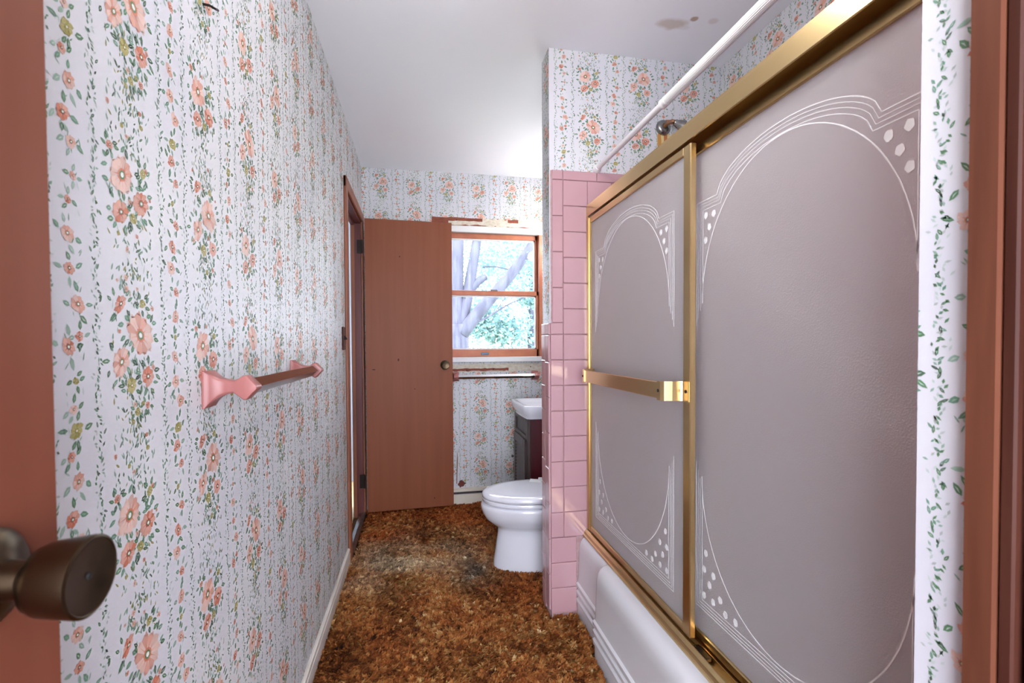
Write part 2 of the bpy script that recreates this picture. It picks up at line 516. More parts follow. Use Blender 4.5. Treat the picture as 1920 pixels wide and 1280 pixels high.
def make_print():
    global rp
    rp = random.Random(21)
    T = Print()
    def ring(x, y, r, n, cols=('teal', 'green', 'teal', 'dark')):
        for i in range(n):
            a = 2*PI*i/n + rp.uniform(-.3, .3)
            d = r*rp.uniform(1.0, 1.25)
            T.leaf(x+d*math.cos(a), y+d*math.sin(a)*.9, min(rp.uniform(.010, .017), .005+r), min(rp.uniform(.0045, .0075), .003+r*.4), a+rp.uniform(-.8, .8), rp.choice(cols))
    for col in (0, 1):
        ox = col*WPW
        zA = 0 if col == 0 else -WPV/2
        cx = ox+.0775
        occ = []
        # bouquet A
        for (dx, dy, r, sq, rot, fam) in ((-.020, 0, .030, .85, .9, 0), (-.024, -.050, .018, .8, .4, 2), (.024, -.026, .021, .8, .5, 2), (.004, -.052, .009, .9, 0, 1), (.03, .018, .008, .9, 0, 1), (-.045, .03, .007, .8, 0, 2)):
            T.flower(cx+dx, zA+dy, r, sq, rot, fam); occ.append((cx+dx, zA+dy, r)); ring(cx+dx, zA+dy, r, int(5+r*330))
        # bouquet B
        zB = zA-.213
        for (dx, dy, r, sq, rot, fam) in ((.015, 0, .033, .85, -.6, 0), (-.030, -.036, .023, .72, .9, 0), (.032, -.059, .017, .85, 0, 2), (-.029, .041, .016, .6, .7, 2), (-.008, -.069, .012, .9, 0, 1), (.005, -.107, .007, .9, 0, 1), (.022, .045, .008, .9, 0, 1), (.03, -.1, .006, .9, 0, 2)):
            T.flower(cx+dx, zB+dy, r, sq, rot, fam); occ.append((cx+dx, zB+dy, r)); ring(cx+dx, zB+dy, r, int(5+r*330))
        # sprigs filling the wide column
        for i in range(560):
            x = cx+max(-.047, min(.047, rp.gauss(0, .027))); y = zA-rp.uniform(0, WPV)
            ok = all(min((x-a)**2+(y-b+k*WPV)**2 for k in (-1, 0, 1)) > (r*1.15)**2 for a, b, r in occ)
            if not ok: continue
            u = rp.random()
            if u < .90: T.leaf(x, y, rp.uniform(.006, .0115), rp.uniform(.002, .0036), PI/2+rp.uniform(-1.0, 1.0), rp.choice(('teal', 'teal2', 'green', 'dark', 'olive', 'teal2')))
            elif u < .945: T.flower(x, y, rp.uniform(.003, .0055), .9, 0, rp.choice((2, 2, 1, 0)))
            else: T.leaf(x, y, .0155, .0011, PI/2+rp.uniform(-.6, .6), 'teal2')
        # vines
        for gx, ph in ((0, 0), (.155, 2.1)):
            for i in range(92):
                v = -WPV*i/92
                w = .0045*math.sin(v*2*PI/WPV*5+ph+col)+.002*math.sin(v*2*PI/WPV*13+ph)
                T.leaf(ox+gx+w+rp.uniform(-.003, .003), zA+v, rp.uniform(.005, .0095), rp.uniform(.0024, .0038), rp.choice((.7, 2.4, 1.2, 1.9, -.6))+rp.uniform(-.3, .3), rp.choice(('dark', 'green', 'green', 'teal')))
                T.leaf(ox+gx-w+rp.uniform(-.006, .006), zA+v, rp.uniform(.005, .008), .003, rp.uniform(0, PI), rp.choice(('pale', 'teal2', 'grey', 'pale')))
        # narrow column of small flowers
        nx = ox+.155+.0393
        v = 0
        while v < WPV-.01:
            x = nx+rp.uniform(-.013, .013); r = rp.choice((.0055, .007, .009, .0115, .0125))
            T.flower(x, zA-v, r, .85, rp.uniform(-1, 1), rp.choice((2, 0, 0, 2, 1, 2)))
            ring(x, zA-v, r, 4, ('teal', 'teal2', 'teal2', 'green'))
            for q in range(3):
                T.leaf(nx+rp.uniform(-.018, .018), zA-v-rp.uniform(0, .03), rp.uniform(.006, .012), .0018, PI/2+rp.uniform(-.9, .9), rp.choice(('teal2', 'pale', 'teal')))
            v += rp.uniform(.024, .044)
    return np.array(T.t), np.array(T.c), np.array(T.l)
PT, PC, PL = make_print()
print('print template', len(PT))

def clip(poly, x0, x1, y0, y1):
    for ax, val, sg in ((0, x0, 1), (0, x1, -1), (1, y0, 1), (1, y1, -1)):
        out = []
        for i in range(len(poly)):
            a, b = poly[i], poly[(i+1) % len(poly)]
            da, db = (a[ax]-val)*sg, (b[ax]-val)*sg
            if da >= 0: out.append(a)
            if da*db < 0:
                t = da/(da-db); out.append((a[0]+(b[0]-a[0])*t, a[1]+(b[1]-a[1])*t))
        poly = out
        if len(poly) < 3: return []
    return poly

def paper(wall, to3d, rects, u0, z0=2.335):
    """lay the repeat over rectangles (u0,u1,v0,v1) of a wall; to3d maps (u,v,h) arrays to points"""
    TT = []; CC = []; LL = []
    for (a0, a1, b0, b1) in rects:
        for i in range(math.floor((a0-u0)/(2*WPW))-1, math.ceil((a1-u0)/(2*WPW))+1):
            for j in range(math.floor((z0-b1)/WPV)-2, math.ceil((z0-b0)/WPV)+2):
                t = PT + np.array((u0+i*2*WPW, z0-j*WPV))
                lo, hi = t.min(1), t.max(1)
                ins = (lo[:, 0] >= a0) & (hi[:, 0] <= a1) & (lo[:, 1] >= b0) & (hi[:, 1] <= b1)
                out = (hi[:, 0] <= a0) | (lo[:, 0] >= a1) | (hi[:, 1] <= b0) | (lo[:, 1] >= b1)
                TT.append(t[ins]); CC.append(PC[ins]); LL.append(PL[ins])
                ct = []; cc = []; cl = []
                for q in np.nonzero(~ins & ~out)[0]:
                    p = clip([tuple(x) for x in t[q]], a0, a1, b0, b1)
                    for k in range(1, len(p)-1): ct.append((p[0], p[k], p[k+1])); cc.append(PC[q]); cl.append(PL[q])
                if ct: TT.append(np.array(ct)); CC.append(np.array(cc)); LL.append(np.array(cl))
    T_ = np.concatenate(TT); C_ = np.concatenate(CC); L_ = np.concatenate(LL)
    h = np.repeat(.0003+.00012*L_[:, None], 3, axis=1)
    P = to3d(T_[:, :, 0], T_[:, :, 1], h)
    o = polymesh('wallpaper_print', np.stack(P, axis=-1), C_, MT['print'], wall)
    o['kind'] = 'stuff'
    return o
BZ = .09
paper(wall_left, lambda u, v, h: (XL+h, u, v), [(YF, DY0, BZ, H), (DY0, DY1, DH, H), (DY1, YB, BZ, H)], .673)
paper(wall_back, lambda u, v, h: (u, YB-h, v), [(XL, WX0, .13, H), (WX0, WX1, .13, WZ0), (WX0, WX1, WZ1, H), (WX1, XR, .13, H)], -.0985)
paper(wall_part, lambda u, v, h: (u, YP-h, v), [(XP+.022, XA, 1.93, H)], .654)
paper(wall_part, lambda u, v, h: (XP-h, -u, v), [(-YPB, -YP, 1.281, H)], -2.32)
paper(wall_alc, lambda u, v, h: (XA-h, -u, v), [(-YP, -YN, 1.93, H)], -1.95)
paper(wall_near, lambda u, v, h: (XP-h, -u, v), [(-YN, -YN+.06, 0, H)], -.573)

# tile
def tile_mesh(w, h, cache={}):
    k = (round(w, 4), round(h, 4))
    if k not in cache:
        b = MB(); g = .0011; t = .008; r = .003
        def rc(i, y): return [(g+i, y, g+i), (w-g-i, y, g+i), (w-g-i, y, h-g-i), (g+i, y, h-g-i)]
        b.loft([rc(0, 0), rc(0, -t+r), rc(r*.35, -t+r*.35), rc(r, -t)])
        me = b.mesh('tile'); me.materials.append(MT['tile'])
        cache[k] = me
    return cache[k]
def put_tile(x, y, z, w, h, face, parent):
    o = bpy.data.objects.new('tile', tile_mesh(w, h))
    COL.objects.link(o); o.parent = parent
    o.location = Vector((x, y, z)) - WO[parent.name]
    if face == 'end': o.rotation_euler = (rnd.uniform(-.004, .004), 0, -PI/2)
    else: o.rotation_euler = (rnd.uniform(-.004, .004), 0, rnd.uniform(-.004, .004))
T = .1095
gr = MB().box(XP+.004, XA, YP-.001, YP+.01, 0, 1.928).box(XP-.001, XP+.01, YP, YPB, 0, 1.28)
gr.build('grout_bed', MT['grout'], wall_part)
zs = [.027+T*k for k in range(18)]
C1, C2 = .608, .717
for k in range(11):                                   # wainscot part of the face, to 1.2315
    z = zs[k]
    if k < 3: put_tile(XP+.0005, YP, z, C2-.052-XP, T, 'face', wall_part)
    else:
        put_tile(XP+.0005, YP, z, C1-XP-.0005, T, 'face', wall_part)
        put_tile(C1, YP, z, T, T, 'face', wall_part)
put_tile(XP+.0005, YP, 1.2315, C1-XP-.0005, .0495, 'face', wall_part)
for k in range(11, 17): put_tile(C1, YP, zs[k], T, T, 'face', wall_part)
zt = 1.281
for hh in (.150, .1525, .1525, .1525): put_tile(XP+.010, YP, zt, C1-XP-.010, hh, 'face', wall_part); zt += hh
put_tile(XP+.010, YP, zt, C1-XP-.010, 1.93-zt, 'face', wall_part)
x = C1
while x < XA-.01:
    w = min(.1525, XA-x); put_tile(x, YP, 1.8885, w, .0415, 'face', wall_part); x += w
x = C2+.0005
while x < XA-.01:
    w = min(T, XA-x)
    for k in range(3, 17): put_tile(x, YP, zs[k], w, T, 'face', wall_part)
    x += w
# end face: bullnose column at the corner, cut tiles behind it
zt = .027+.02
for hh in [.1525]*7+[.1165]: put_tile(XP, YP+.052, zt, .058, hh, 'end', wall_part); zt += hh
put_tile(XP, YP+.052, 1.2315, .058, .0495, 'end', wall_part)
for k in range(11): put_tile(XP, YPB, .027+T*k, .062, T, 'end', wall_part)
put_tile(XP, YPB, 1.2315, .062, .0495, 'end', wall_part)
def field(name, parent, axis, c0, a0, a1, b0, b1, sg):
    me = bpy.data.meshes.new(name)
    off = WO[parent.name]
    P = []
    for a, b in ((a0, b0), (a1, b0), (a1, b1), (a0, b1)): P.append((c0, a, b) if axis == 'x' else (a, c0, b))
    Q = [Vector(p)-off for p in P]
    me.from_pydata(Q, [], [(0, 1, 2, 3)] if sg else [(3, 2, 1, 0)])
    uv = me.uv_layers.new()
    for lp in me.loops:
        p = P[lp.vertex_index]; uv.data[lp.index].uv = ((p[1] if axis == 'x' else p[0]), p[2]+.0825)
    return link(name, me, MT['tilefield'], parent)
field('tile_field', wall_alc, 'x', XA-.006, YN, YP, .2, 1.93, False)
field('tile_field', wall_near, 'y', YN+.006, XP+.01, XA, .2, 1.93, False)

# stains under the shower arm and bare patches
def decal(name, parent, polys, to3d, h=.0018):
    tr = []; cs = []
    for k, (pts, colr) in enumerate(polys):
        cx_ = sum(p[0] for p in pts)/len(pts); cz_ = sum(p[1] for p in pts)/len(pts)
        for i in range(len(pts)):
            a, b = pts[i], pts[(i+1) % len(pts)]
            tr.append([to3d(cx_, cz_, h+.0002*k), to3d(*a, h+.0002*k), to3d(*b, h+.0002*k)]); cs.append(lin(colr))
    return polymesh(name, np.array(tr), np.array(cs), MT['print'], parent)
fx, fz = 1.073, 2.146
def blob(cx_, cz_, w, h, n=14, jag=.2):
    return [(cx_+w*math.cos(2*PI*i/n)*rnd.uniform(1-jag, 1), cz_+h*math.sin(2*PI*i/n)*rnd.uniform(1-jag, 1)) for i in range(n)]
decal('rust_stain', wall_part, [(blob(fx+.005, fz-.06, .038, .055), '#d8c48c'), (blob(fx-.018, fz-.06, .010, .06), '#c08e4e'), (blob(fx+.012, fz-.05, .010, .045), '#b8744a'), (blob(fx+.03, fz+.028, .028, .012), '#b8704e'), (blob(fx+.05, fz-.045, .016, .03), '#dcb8a0')], lambda a, b, h: (a, YP-h, b))
def rag(x0, x1, z0, z1, n=26, j=.008):
    up = [(x0+(x1-x0)*i/n, z1+rnd.uniform(-j, j)) for i in range(n+1)]
    dn = [(x0+(x1-x0)*i/n, z0+rnd.uniform(-j, j)) for i in range(n+1)]
    return up, dn
def strip_mesh(name, mt, x0, x1, z0, z1, y, th, j=.008, n=26):
    up, dn = rag(x0, x1, z0, z1, n, j)
    b = MB()
    b.loft([[(u[0], y, u[1]), (u[0], y-th, u[1]-.0005), (d[0], y-th, d[1]+.0005), (d[0], y, d[1])] for u, d in zip(up, dn)])
    return b.build(name, mt, wall_back)
strip_mesh('bare_wood_strip', MT['glue'], .10, 1.0, 2.062, 2.118, YB, .0022, .003)
strip_mesh('bare_plaster_strip', MT['plaster'], .22, 1.02, 2.066, 2.092, YB, .0034, .006)
strip_mesh('bare_plaster_strip', MT['plaster'], .47, .66, 2.060, 2.118, YB, .004, .008, 10)
strip_mesh('bare_plaster_strip', MT['plaster'], .74, 1.02, 2.068, 2.118, YB, .004, .005, 12)
strip_mesh('bare_plaster_strip', MT['plaster'], .10, .95, .985, 1.045, YB, .0022, .003)
strip_mesh('bare_wood_strip', MT['glue'], .24, .66, .992, 1.012, YB, .0032, .003)
for xx, zz in ((.345, 1.0), (.545, 1.003), (.83, 1.018), (.28, 2.098)):
    MB().lathe((xx, YB, zz), (0, -1, 0), [(0, .004), (.0045, .004), (.0045, 0)], 8).build('nail_hole', MT['black'], wall_back)
decal('torn_paper', wall_back, [(blob(.30, .16, .035, .035, 16, .5), '#6a3028'), ([(.262, .16), (.268, .16), (.275, .34), (.270, .42)], '#8a5a48')], lambda a, b, h: (a, YB-h, b))

# ------------------------------------------------------------------ trim
# baseboard along the left wall and heater baseboard along the back
bl = MB()
prof = [(0, .0), (.013, .0), (.013, .062), (.012, .068), (.010, .070), (.010, .074), (.012, .077), (.011, .088), (.006, .092), (0, .092)]
bl.loft([[(XL+a, y, b) for a, b in prof] for y in (YF, DY0-.066)])
struct(bl, 'baseboard_left', MT['basebd'])
bb = struct(MB().box(.02, XR, YB-.030, YB, 0, .088).box(.02, XR, YB-.022, YB, .088, .108).box(.02, XR, YB-.034, YB, .108, .128), 'baseboard_back', MT['cream'])
gb = MB()
x = .22
while x < .62:
    gb.box(x, x+.0028, YB-.027, YB-.021, .090, .106); x += .0065
g_ = MB().box(.20, .62, YB-.0235, YB-.0225, .089, .107).build('vent_slot', MT['ventdark'], bb)
gb.build('vent_fins', MT['zinc'], bb)
# casing of the left doorway
for (nm, a) in (('trim_1', (XL, XL+.016, DY0-.062, DY0, 0, DH+.062)), ('trim_2', (XL, XL+.016, DY1, DY1+.062, 0, DH+.062)), ('trim_3', (XL, XL+.0165, DY0-.062, DY1+.062, DH, DH+.063))):
    struct(MB().bbox(*a, .004), nm, MT['casing'])
struct(MB().box(XL-TH-.004, XL+.002, DY1-.016, DY1, .0, DH), 'trim_4', MT['redjamb'])
struct(MB().box(XL-TH-.004, XL+.002, DY0, DY0+.014, .0, DH), 'trim_5', MT['redjamb'])
struct(MB().box(XL-TH-.004, XL+.002, DY0, DY1, DH-.016, DH), 'trim_6', MT['redjamb'])
struct(MB().bbox(XL-.062, XL-.038, DY1-.028, DY1-.016, .0, DH-.016, .002), 'trim_7', MT['casing'])
struct(MB().bbox(XL-.062, XL-.038, DY0+.014, DY1-.016, DH-.03, DH-.016, .002), 'trim_8', MT['redjamb'])
th = MB(); th.loft([[(XL-.03, y, 0), (XL+.022, y, 0), (XL+.018, y, .028), (XL-.004, y, .034), (XL-.026, y, .028)] for y in (DY0, DY1)])
tag(th.build('threshold_strip', MT['zinc']), 'dull metal threshold strip across the floor of the left doorway', 'threshold')
# dark casing of the closet beside the tub
xx = XP-.0145
c1 = MB(); c1.loft([[(XP+.012, .3815, z), (xx, .3815, z), (xx, .357, z), (xx+.004, .3555, z), (XP+.012, .3555, z)] for z in (0, H)])
struct(c1, 'trim_9', MT['mahogcasing'])
c2 = MB().bbox(xx+.004, XP+.012, .3425, .3552, 0, H, .002)
struct(c2, 'trim_10', MT['darkwood'])
struct(MB().box(XP+.03, XP+.05, -.2, .3425, 0, H).box(XP+.012, XP+.04, .338, .3425, 0, H), 'door_gap_shade', MT['black'])  # black boards put in as the shade of the gap beside the door
struct(MB().bbox(xx+.009, XP+.03, -.28, .3375, .01, H-.02, .003), 'door_3', MT['darkwood'])

# ------------------------------------------------------------------ window
win = thing('window_1', ((WX0+WX1)/2, YB+.05, WZ0), None, None); win['kind'] = 'structure'
w0, w1 = WX0, WX1
for a in ((w0, w0+.028, YB-.004, YB+.10, WZ0, WZ1), (w1-.026, w1, YB-.004, YB+.10, WZ0, WZ1)):
    MB().bbox(*a, .003).build('jamb', MT['sash'], win)
MB().bbox(w0, w1, YB-.012, YB+.03, 2.012, WZ1+.008, .003).build('head_track', MT['white'], win)
MB().box(w0, w1, YB-.006, YB+.02, 2.030, 2.034).build('track_groove', MT['zinc'], win)
MB().bbox(w0-.02, w1+.02, YB-.03, YB+.08, 1.058, 1.096, .004).build('sill', MT['white'], win)
def sash(nm, y, z0, z1, bot, top, mt):
    x0, x1 = w0+.026, w1-.026
    sh = MB().bbox(x0, x1, y, y+.03, z0, z0+bot, .003).bbox(x0, x1, y, y+.03, z1-top, z1, .003).bbox(x0, x0+.018, y, y+.03, z0, z1, .003).bbox(x1-.018, x1, y, y+.03, z0, z1, .003)
    so = sh.build(nm, mt, win)
    g = MB(); gx0, gx1 = x0+.018, x1-.018
    for a in ((gx0, gx1, z1-top-.012, z1-top), (gx0, gx1, z0+bot, z0+bot+.01), (gx1-.01, gx1, z0+bot, z1-top), (gx0, gx0+.01, z0+bot, z1-top)):
        g.box(a[0], a[1], y+.008, y+.02, a[2], a[3])
    g.build('glazing_bead', MT['white'], so)
    MB().box(gx0, gx1, y+.013, y+.016, z0+bot, z1-top).build('pane', MT['pane'], so)
    return so
sash('upper_sash', YB+.052, 1.555, 2.047, .03, .067, MT['sash'])
sl = sash('lower_sash', YB+.018, 1.096, 1.588, .055, .034, MT['sash'])
MB().bbox(.455, .515, YB+.012, YB+.019, 1.112, 1.126, .002).build('finger_pull', MT['tag'], sl)
MB().bbox(.53, .585, YB+.02, YB+.045, 1.588, 1.598, .003).build('sash_lock', MT['zinc'], sl)

# ------------------------------------------------------------------ doors
def slab(x0, y0, x1, y1, z0, z1, th_, tilt=0):
    """upright slab; visible face runs from (x0,y0) to (x1,y1); tilt leans the far edge"""
    d = Vector((x1-x0, y1-y0, 0)).normalized(); n = Vector((-d.y, d.x, 0))
    rings = []
    for z in (z0, z0+.002, z1-.002, z1):
        i = .002 if z in (z0, z1) else 0
        pts = []
        for (px, py, sgn, k) in ((x0, y0, 1, 0), (x1, y1, -1, 0), (x1, y1, -1, 1), (x0, y0, 1, 1)):
            p = Vector((px, py, z)) + d*(i*sgn) + n*(th_*k + (i if k == 0 else -i))
            if sgn == -1: p += d*tilt*(z-z0)
            pts.append(p)
        rings.append(pts)
    return MB().loft(rings)
def knob(origin, ax, parent, mt, sc=1., hole=False):
    k = MB().lathe(origin, ax, [(0, .032*sc), (.003*sc, .033*sc), (.007*sc, .029*sc), (.010*sc, .020*sc), (.013*sc, .013*sc), (.026*sc, .0115*sc), (.030*sc, .015*sc), (.034*sc, .021*sc), (.040*sc, .0235*sc), (.060*sc, .0262*sc), (.0625*sc, .0262*sc), (.0635*sc, .0245*sc), (.0628*sc, .0238*sc), (.061*sc, .012*sc), (.0605*sc, 0)], 40).build('door_knob', mt, parent, smooth=True, angle=35)
    if hole: MB().lathe(Vector(origin)+Vector(ax)*.0603*sc, ax, [(0, .0022), (.0016, .0022)], 12).build('release_hole', MT['black'], k)
    return k
# far door, swung open against the back wall
d1 = slab(-.356, 3.405, .236, 3.432, .036, 2.052, .034)
door1 = struct(d1, 'door_1', MT['door'])
knob((.181, 3.428, 1.045), (.045, -1, 0), door1, MT['bronze'])
for z in (.25, 1.86):
    h = MB().tube([(XL+.012, 3.408, z-.045), (XL+.012, 3.408, z+.045)], .0065, 10).box(XL-.02, XL+.012, 3.41, 3.424, z-.045, z+.045)
    h.build('hinge', MT['iron'], door1)
for (nx_, nz_, a, b_) in ((-.305, 1.02, .012, .004), (-.14, 1.085, .006, .010), (-.03, .88, .004, .004), (.10, .10, .004, .006), (-.125, 1.80, .004, .006)):
    fy = 3.405+(nx_+.356)*(.027/.592)-.0006
    nk = MB().loft([[(nx_+a*math.cos(2*PI*k/7), fy, nz_+b_*math.sin(2*PI*k/7)) for k in range(7)], [(nx_+a*math.cos(2*PI*k/7), fy+.003, nz_+b_*math.sin(2*PI*k/7)) for k in range(7)]])
    nk.build('nick', MT['darkwood'], door1)
# entry door with the bronze knob
d2 = slab(-.280, -.262, -.276, .428, .036, 2.046, .035)
door2 = struct(d2, 'door_2', MT['entrydoor'])
kx = (1, -.03, -.02)
knob((-.276, .362, 1.043), Vector(kx).normalized(), door2, MT['bronze'], 1.0, hole=True)

# ------------------------------------------------------------------ carpet
def vnoise(x, y, sc, seed):
    r = np.random.RandomState(seed); out = np.zeros_like(x)
    for k in range(14):
        a = r.uniform(0, 2*PI); f_ = sc*r.uniform(.5, 1.6)
        out += np.sin((x*math.cos(a)+y*math.sin(a))*f_*2*PI + r.uniform(0, 2*PI))
    return out/math.sqrt(7)
def carpet():
    r = np.random.RandomState(5)
    def zone(n, x0, x1, y0, y1): return np.stack([r.uniform(x0, x1, n), r.uniform(y0, y1, n)], 1)
    P = np.concatenate([zone(30000, XL+.013, .64, -.25, 1.2), zone(150000, XL+.013, .68, 1.2, 2.1), zone(120000, XL+.013, .70, 2.1, YB-.03)])
    x, y = P[:, 0], P[:, 1]
    keep = ~((x > .62) & (y < 1.72)) & ~((x > .655) & (y < YP)) & ~((x > XP-.008) & (y > YP-.01) & (y < YPB+.008))
    keep &= ~((((x-.60)/.205)**2 + ((y-2.50)/.118)**2) < 1)
    keep &= ~((x > .60) & (np.abs(y-2.5) < .11)) & ~((x > .67) & (y > 2.93))
    keep &= ~((x < XL+.03) & (y > DY0-.01) & (y < DY1))
    P = P[keep]; x, y = P[:, 0], P[:, 1]; n = len(P)
    # blades gather in tufts that share a lean and a colour
    cs = .0105
    jx, jy = x+.004*np.sin(y*310+x*170), y+.004*np.sin(x*290-y*130)
    ci = (np.floor(jx/cs).astype(np.int64)*7919 + np.floor(jy/cs).astype(np.int64)*104729) % 60013
    tuft = np.random.RandomState(9).normal(0, 1, (60013, 4))[ci]
    L_ = (.017+.011*r.uniform(0, 1, n)+.004*tuft[:, 3]).clip(.009, .036); w = r.uniform(.0024, .0046, n)
    az = 1.1*vnoise(x, y, 2.0, 3) + 1.1*tuft[:, 0] + r.normal(0, .45, n)
    lean = np.clip(.95+.15*vnoise(x, y, 5, 8)+.28*tuft[:, 1]+r.normal(0, .18, n), .15, 1.4)
    dx, dy, dz = np.cos(az)*np.sin(lean), np.sin(az)*np.sin(lean), np.cos(lean)
    sx, sy = -np.sin(az), np.cos(az)
    tw = r.uniform(-.6, .6, n)
    base = np.stack([x, y, np.full(n, .003)], 1)
    side = np.stack([sx*w, sy*w, tw*w], 1)
    mid = base + np.stack([dx*L_*.55*.7, dy*L_*.55*.7, dz*L_*.62+.004], 1)
    tip = base + np.stack([dx*L_, dy*L_, dz*L_*.8+.005], 1)
    tip[:, 2] += r.uniform(-.002, .002, n)
    g = vnoise(x, y, 1.6, 11)*.22 + vnoise(x, y, 6, 12)*.16 + .72*tuft[:, 2] + r.normal(0, .3, n)
    pal = np.array([lin(h) for h in ('#2a150a', '#603318', '#8e5026', '#a46c38', '#b8925c', '#d4bc94')])
    t = np.clip((g+2.0)/4.0*4.0+.45, 0, 4.99); i0 = t.astype(int); fr = (t-i0)[:, None]
    colr = pal[i0]*(1-fr)+pal[np.minimum(i0+1, 5)]*fr
    # rustier towards the back and along the edges, pale by the doorway from wear plus painted-in doorway light, a dark stain beside the toilet
    rust = np.clip((y-2.95+.12*vnoise(x, y, 2, 31))/.25, 0, 1)*.75 + .45*np.exp(-(((x-.45)/.2)**2+((y-2.2)/.22)**2))
    rust = np.clip(rust + .25*np.clip(vnoise(x, y, 2.2, 41), 0, 1), 0, .9)[:, None]
    colr = colr*(1-rust) + (colr*np.array([1.05, .66, .5]))*rust
    worn = np.exp(-(((x+.12)/.36)**2+((y-2.66-.15*(x+.12))/.24)**2))*np.clip(.70+.40*vnoise(x, y, 4, 51), 0, 1)  # wear and the doorway's light, both put into the blade colours
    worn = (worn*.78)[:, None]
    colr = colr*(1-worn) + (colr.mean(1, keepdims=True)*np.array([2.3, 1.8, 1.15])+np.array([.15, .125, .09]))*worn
    st = np.exp(-(((x-.28)/.11)**2+((y-2.46)/.17)**2))*np.clip(.8+.3*vnoise(x, y, 5, 61), 0, 1)
    st = (st*.75)[:, None]
    colr = colr*(1-st) + (colr.mean(1, keepdims=True)*np.array([.62, .62, .58]))*st
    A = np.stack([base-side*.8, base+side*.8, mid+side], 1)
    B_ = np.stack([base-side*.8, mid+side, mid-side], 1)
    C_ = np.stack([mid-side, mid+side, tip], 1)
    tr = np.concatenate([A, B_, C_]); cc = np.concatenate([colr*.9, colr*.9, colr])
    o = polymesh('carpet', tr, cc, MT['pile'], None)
    tag(o, 'brown and rust shag carpet covering the bathroom floor', 'carpet', kind='stuff')
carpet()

# ------------------------------------------------------------------ towel bars
def towel_bar(name, axis, wallc, a0, a1, z, label):
    """axis 'y': on the left wall, bar along Y.  axis 'x': on the back wall, bar along X."""
    def W(out, along, zz): return (wallc+out, along, zz) if axis == 'y' else (along, wallc-out, zz)
    root = thing(name, W(0, (a0+a1)/2, z-.035), label, 'towel bar', 'pink ceramic towel bars')
    for a in (a0, a1):
        rings = []
        for (o_, hy, hz, dz, pt) in ((0, .026, .034, -.002, .0), (.004, .026, .034, -.002, 0), (.012, .0215, .026, 0, .1), (.024, .016, .0175, .001, .25), (.036, .0135, .0135, .002, .3), (.047, .0135, .0118, .002, .3), (.052, .0145, .0135, .001, .2), (.066, .0165, .0225, 0, .1), (.071, .0165, .0225, 0, .1), (.088, .0165, .0035, 0, .1), (.089, .0150, .002, 0, .1)):
            q = pt
            rings.append([W(o_, a+hy*sy_, z+dz+hz*sz_) for sy_, sz_ in ((-1, -1+q), (-1+q, -1), (1-q, -1), (1, -1+q), (1, 1-q), (1-q, 1), (-1+q, 1), (-1, 1-q))])
        MB().loft(rings).build('bracket', MT['pinkceramic'], root, bevel=.0022, smooth=True, angle=70)
    r = .0155
    cx_ = .069
    bar = MB()
    bar.loft([[W(cx_+u, a, z+v) for u, v in ((r, 0), (.0006, r), (-.0006, r), (-r, 0), (-.0006, -r), (.0006, -r))] for a in (a0+.012, a1-.012)])
    bar.build('rail', MT['chrome'], root)
    return root
towel_bar('towel_bar', 'y', XL, .982, 1.592, 1.114, 'chrome towel bar on pink ceramic brackets on the floral left wall')
towel_bar('towel_bar', 'x', YB, .262, .862, .955, 'chrome towel bar on pink brackets below the window')

# light switch and nail on the left wall
sw = thing('light_switch', (XL, 2.612, 1.165), 'dark brown light switch plate beside the left doorway', 'light switch')
MB().bbox(XL, XL+.007, 2.577, 2.647, 1.165, 1.285, .003).build('cover_plate', MT['darkwood'], sw)
tg = MB(); tg.loft([[(XL+.006, 2.607, 1.218), (XL+.006, 2.617, 1.218), (XL+.006, 2.617, 1.242), (XL+.006, 2.607, 1.242)], [(XL+.022, 2.609, 1.219), (XL+.022, 2.615, 1.219), (XL+.020, 2.615, 1.228), (XL+.020, 2.609, 1.228)]])
tg.build('toggle', MT['black'], sw)
nl = MB().tube([(XL-.003, .993, 1.826), (XL+.012, .993, 1.824), (XL+.017, 1.004, 1.826), (XL+.018, 1.014, 1.830)], .0022, 7)
tag(nl.build('bent_nail', MT['iron']), 'bent black nail high on the floral left wall', 'nail')

# ------------------------------------------------------------------ toilet
def egg(xf, xb, hw, yc, z, n=44, pw=2.0):
    """outline: tip at xf (towards -X), back at xb"""
    xm = xf + (xb-xf)*.56
    pts = []
    for i in range(n):
        a = 2*PI*i/n
        ca, sa = math.cos(a), math.sin(a)
        if ca < 0:
            ex = 1.0
            px = xm + (xm-xf)*-(abs(ca)**(2/2.0))
            py = hw*math.copysign(abs(sa)**(2/2.05), sa)
        else:
            px = xm + (xb-xm)*(abs(ca)**(2/3.2))
            py = hw*math.copysign(abs(sa)**(2/2.6), sa)
        pts.append((px, yc+py, z))
    return pts
TY = 2.493
toi = thing('toilet', (.62, TY, 0), 'white china toilet with closed lid standing on the shag carpet', 'toilet')
b = MB()
b.loft([egg(.378, .86, .128, TY, .0), egg(.380, .86, .127, TY, .05), egg(.392, .86, .120, TY, .12), egg(.402, .85, .110, TY, .19), egg(.404, .85, .106, TY, .215), egg(.398, .85, .112, TY, .228), egg(.372, .86, .140, TY, .246), egg(.340, .87, .168, TY, .275), egg(.322, .88, .181, TY, .305), egg(.314, .88, .187, TY, .335), egg(.314, .88, .187, TY, .348), egg(.322, .88, .181, TY, .358)])
b.build('bowl', MT['china'], toi, smooth=True, angle=60)
sd = MB().loft([egg(.345, .82, .165, TY, .3575), egg(.345, .82, .165, TY, .364), egg(.328, .82, .178, TY, .3645), egg(.324, .82, .182, TY, .367), egg(.322, .82, .183, TY, .380), egg(.326, .82, .180, TY, .384)])
sd.build('seat', MT['china'], toi, smooth=True, angle=50)
